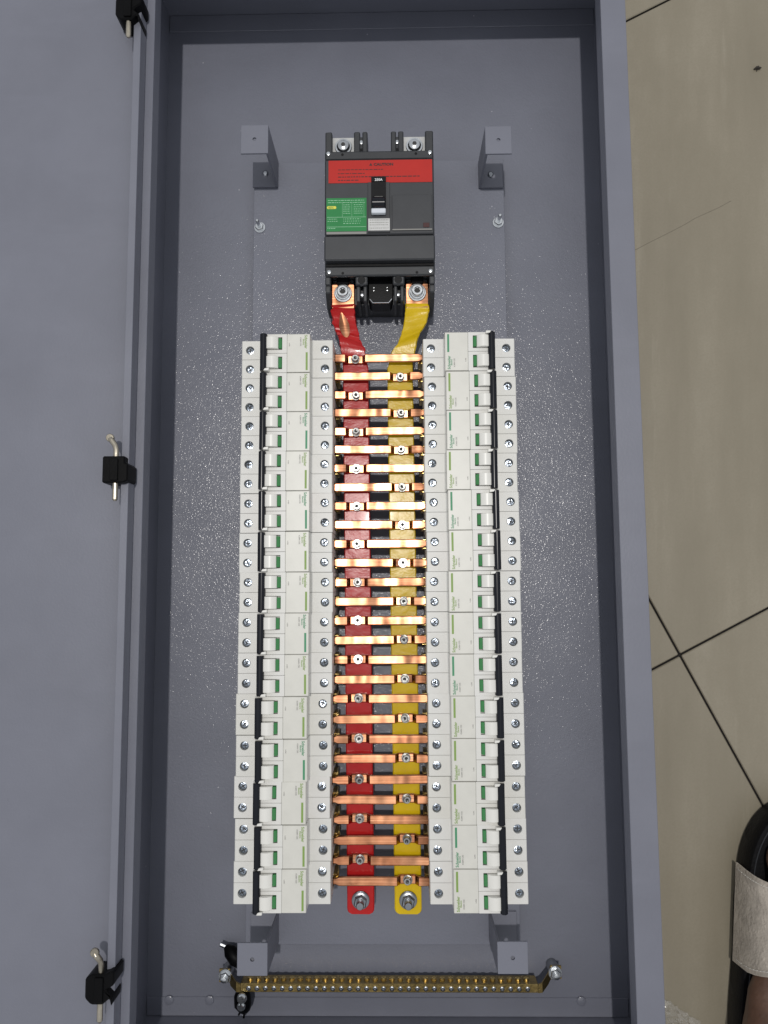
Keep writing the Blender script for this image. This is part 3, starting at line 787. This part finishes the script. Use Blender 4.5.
# ================================================================== person's foot in a sandal
fx, fy, fa = .3860, -.3150, math.radians(-4.5)
def FP(u, v, z):  # foot frame: u across (right +), v forward
    return Vector((fx + u * math.cos(fa) - v * math.sin(fa), fy + u * math.sin(fa) + v * math.cos(fa), z))
def sole_outline(grow=0.):
    pts = [(-.0512, .045), (-.0520, .020), (-.0520, -.010), (-.0530, -.040), (-.0540, -.075), (-.0510, -.105), (-.0420, -.130), (-.022, -.148), (0, -.154),
           (.022, -.148), (.0360, -.130), (.0415, -.105), (.0420, -.07), (.0440, -.03), (.0500, .01), (.0530, .045), (.0500, .080), (.0400, .110), (.0230, .128), (.004, .134), (-.0170, .128), (-.0350, .111), (-.0468, .083)]
    n = len(pts); out = []
    for i in range(n):                                    # Catmull-Rom round trip
        p0, p1, p2, p3 = pts[i - 1], pts[i], pts[(i + 1) % n], pts[(i + 2) % n]
        for k in range(4):
            t = k / 4
            q = [.5 * (2 * p1[j] + (p2[j] - p0[j]) * t + (2 * p0[j] - 5 * p1[j] + 4 * p2[j] - p3[j]) * t * t + (3 * p1[j] - p0[j] - 3 * p2[j] + p3[j]) * t ** 3) for j in (0, 1)]
            L = math.hypot(*q); f = (L + grow) / L; out.append((q[0] * f, q[1] * f))
    return out
per = thing('person', "person's bare foot and shin in a black sandal with off-white strap", 'person', (fx, fy, 0))
OP = per.location.copy()
def ppart(mb, name, mat, parent=per, sharp=60): return mb.obj(name, M[mat], parent, OP, sharp)
so = MB().loft([[FP(u, v, z) for u, v in sole_outline(gw)] for gw, z in ((-.004, .0008), (-.001, .003), (.0, .016), (.0005, .028), (-.0015, .031), (-.0055, .0312))])
sole = ppart(so, 'sandal_sole', 'sole', sharp=40)
ppart(MB().loft([[FP(u, v, z) for u, v in sole_outline(gw)] for gw, z in ((-.0075, .0302), (-.0085, .0308), (-.013, .0300), (-.03, .0298))]), 'insole', 'insole', sole)
ppart(MB().tube([FP(u, v, .0316) for u, v in sole_outline(-.0068) + sole_outline(-.0068)[:1]], .00055, 5, False), 'sole_stitching', 'mccb_face', sole)
# foot: loft + toes + shin, fused by a voxel remesh
ft = MB()
secs = [(-.140, .010, .022, .046), (-.132, .024, .031, .060), (-.115, .0305, .036, .075), (-.090, .0315, .046, .090), (-.060, .0310, .047, .092), (-.030, .0370, .036, .070), (.000, .0360, .034, .066), (.030, .0380, .030, .061), (.048, .0380, .0265, .053), (.060, .0330, .0225, .048), (.068, .028, .018, .043)]
rings = []
for v, hw, hh, zt in secs:
    zc = zt - hh; zc = max(zc, .0302 + hh * .5)
    du = -.024 if v < -.075 else (-.021 if v < -.045 else (-.018 if v < -.02 else (-.008 if v < .03 else 0.)))
    hw *= 1.22 if v < -.045 else 1.0
    rings.append([FP(du + hw * math.cos(a), v, max(.0302, zc + (zt - zc) * math.sin(a))) for a in [2 * math.pi * i / 20 for i in range(20)]])
ft.loft(rings)
for u, v1, v2, r in ((-.0265, .050, .091, .0112), (-.0020, .055, .096, .0086), (.0115, .055, .092, .0082), (.0240, .050, .085, .0078), (.0350, .042, .076, .0074)):
    ft.tube([FP(u * .95, v1, .044), FP(u, (v1 + v2) / 2 + .004, .0435), FP(u, v2 - r * .7, .0400), FP(u, v2 + r * .1, .0385), FP(u, v2 + r * .55, .0380)], [r * .9, r * .95, r * 1.05, r * .85, r * .35], 12)
ft.tube([FP(0, -.085, .060), FP(0, -.088, .095), FP(0, -.090, .13), FP(.002, -.095, .20), FP(.004, -.10, .28), FP(.006, -.105, .36), FP(.008, -.10, .44)], [.037, .034, .035, .043, .053, .055, .053], 20)
fo = ft.obj('tmp_foot', M['skin'])
md = fo.modifiers.new('r', 'REMESH'); md.mode = 'VOXEL'; md.voxel_size = .0024
md = fo.modifiers.new('s', 'SMOOTH'); md.iterations = 5; md.factor = .5
fme = evaluated(fo); bpy.data.objects.remove(fo)
fme.transform(Matrix.Translation(-OP)); fme.name = 'foot'
for p in fme.polygons: p.use_smooth = True
fme.materials.clear(); fme.materials.append(M['skin'])
foot = link('foot', fme, per)
for u, v, r in ((-.0265, .090, .0070), (-.0020, .0955, .0050), (.0115, .0915, .0047), (.0240, .0845, .0045), (.0350, .0755, .0042)):
    z = .0495 if r > .006 else .0462
    ppart(MB().loft([[FP(u + f * r * math.cos(a), v + f * r * .9 * math.sin(a), z + dz) for a in [2 * math.pi * i / 14 for i in range(14)]] for f, dz in ((1.0, -.0024), (.92, -.0004), (.5, .0006), (.05, .0010))]), 'toe_nail', 'nail', foot)
# strap: a broad band arched over the instep
def strap_pt(s, t, off=0.):
    """s across 0..1 left to right, t 0 (heel side) .. 1 (toe side)"""
    a = math.pi * s
    hw = .0530 - .0006 * t + off; top = .092 - .024 * t + off
    u = -hw * math.copysign(abs(math.cos(a)) ** .72, math.cos(a)); z = .0110 + (top - .0110) * (max(0, math.sin(a)) ** .5)
    v = -.0080 + .0765 * t + (.026 * math.sin(a) - .012) * (1 - t) + (-.003 * math.sin(a)) * t
    return FP(u, v, z)
nS, nT = 36, 14
def strap_sheet():
    bm = bmesh.new(); G = {}
    for layer, off in ((0, .0008), (1, -.0016)):
        for i in range(nS + 1):
            for j in range(nT + 1): G[layer, i, j] = bm.verts.new(strap_pt(i / nS, j / nT, off))
    for i in range(nS):
        for j in range(nT):
            bm.faces.new([G[0, a, b] for a, b in ((i, j), (i + 1, j), (i + 1, j + 1), (i, j + 1))])
            bm.faces.new([G[1, a, b] for a, b in ((i, j), (i, j + 1), (i + 1, j + 1), (i + 1, j))])
    for i in range(nS):
        for j in (0, nT): bm.faces.new((G[0, i, j], G[1, i, j], G[1, i + 1, j], G[0, i + 1, j]))
    for j in range(nT):
        for i in (0, nS): bm.faces.new((G[0, i, j], G[0, i, j + 1], G[1, i, j + 1], G[1, i, j]))
    bmesh.ops.recalc_face_normals(bm, faces=bm.faces[:])
    m = MB(); m.bm.free(); m.bm = bm; return m
st = ppart(strap_sheet(), 'sandal_strap', 'strap')
for j0 in (.045, .955):
    s = MB(); n = 46
    for i in range(n):
        a, b = (i + .15) / n, (i + .8) / n
        s.tube([strap_pt(a, j0, .0010), strap_pt(b, j0, .0010)], .00055, 5)
    ppart(s, 'stitching', 'stitch', st)
for jj in (0, 1):
    ppart(MB().tube([strap_pt(i / 24, jj, .0) for i in range(25)], .0010, 6), 'strap_piping', 'strap', st)

# ================================================================== litter on the floor
rnd = random.Random(4)
bm = bmesh.new(); n = 16; G = {}
for i in range(n + 1):
    for j in range(n + 1):
        x, y = (i / n - .5) * .046, (j / n - .5) * .034
        h = .003 + .016 * max(0, 1 - (x / .024) ** 2) * max(0, 1 - (y / .018) ** 2) * rnd.uniform(.1, 1)
        G[i, j] = bm.verts.new((x + rnd.uniform(-.002, .002), y + rnd.uniform(-.002, .002), h))
for i in range(n):
    for j in range(n): bm.faces.new((G[i, j], G[i + 1, j], G[i + 1, j + 1], G[i, j + 1]))
bmesh.ops.solidify(bm, geom=bm.faces[:], thickness=.0003)
m = MB(); m.bm.free(); m.bm = bm
pw = m.obj('plastic_wrapper', M['film'], None, (0, 0, 0), 25); pw.location = (.2770, -.3960, .0002); pw.rotation_euler = (0, 0, -.6)
tag(pw, 'crumpled scrap of clear plastic on the tiles beside the cabinet', 'plastic scrap')
cb = MB().tube([(-.004, -.001, .0008), (-.001, .0005, .0014), (.002, 0, .0012), (.0042, .001, .0007)], [.0005, .0016, .0014, .0004], 7)
cb.tube([(-.001, -.003, .0006), (0, 0, .0011), (.0015, .003, .0006)], .0005, 5)
co = cb.obj('crumb', M['dirt']); co.location = (.4074, .5749, .0003); tag(co, 'tiny dark crumb lying on the beige tile', 'crumb')
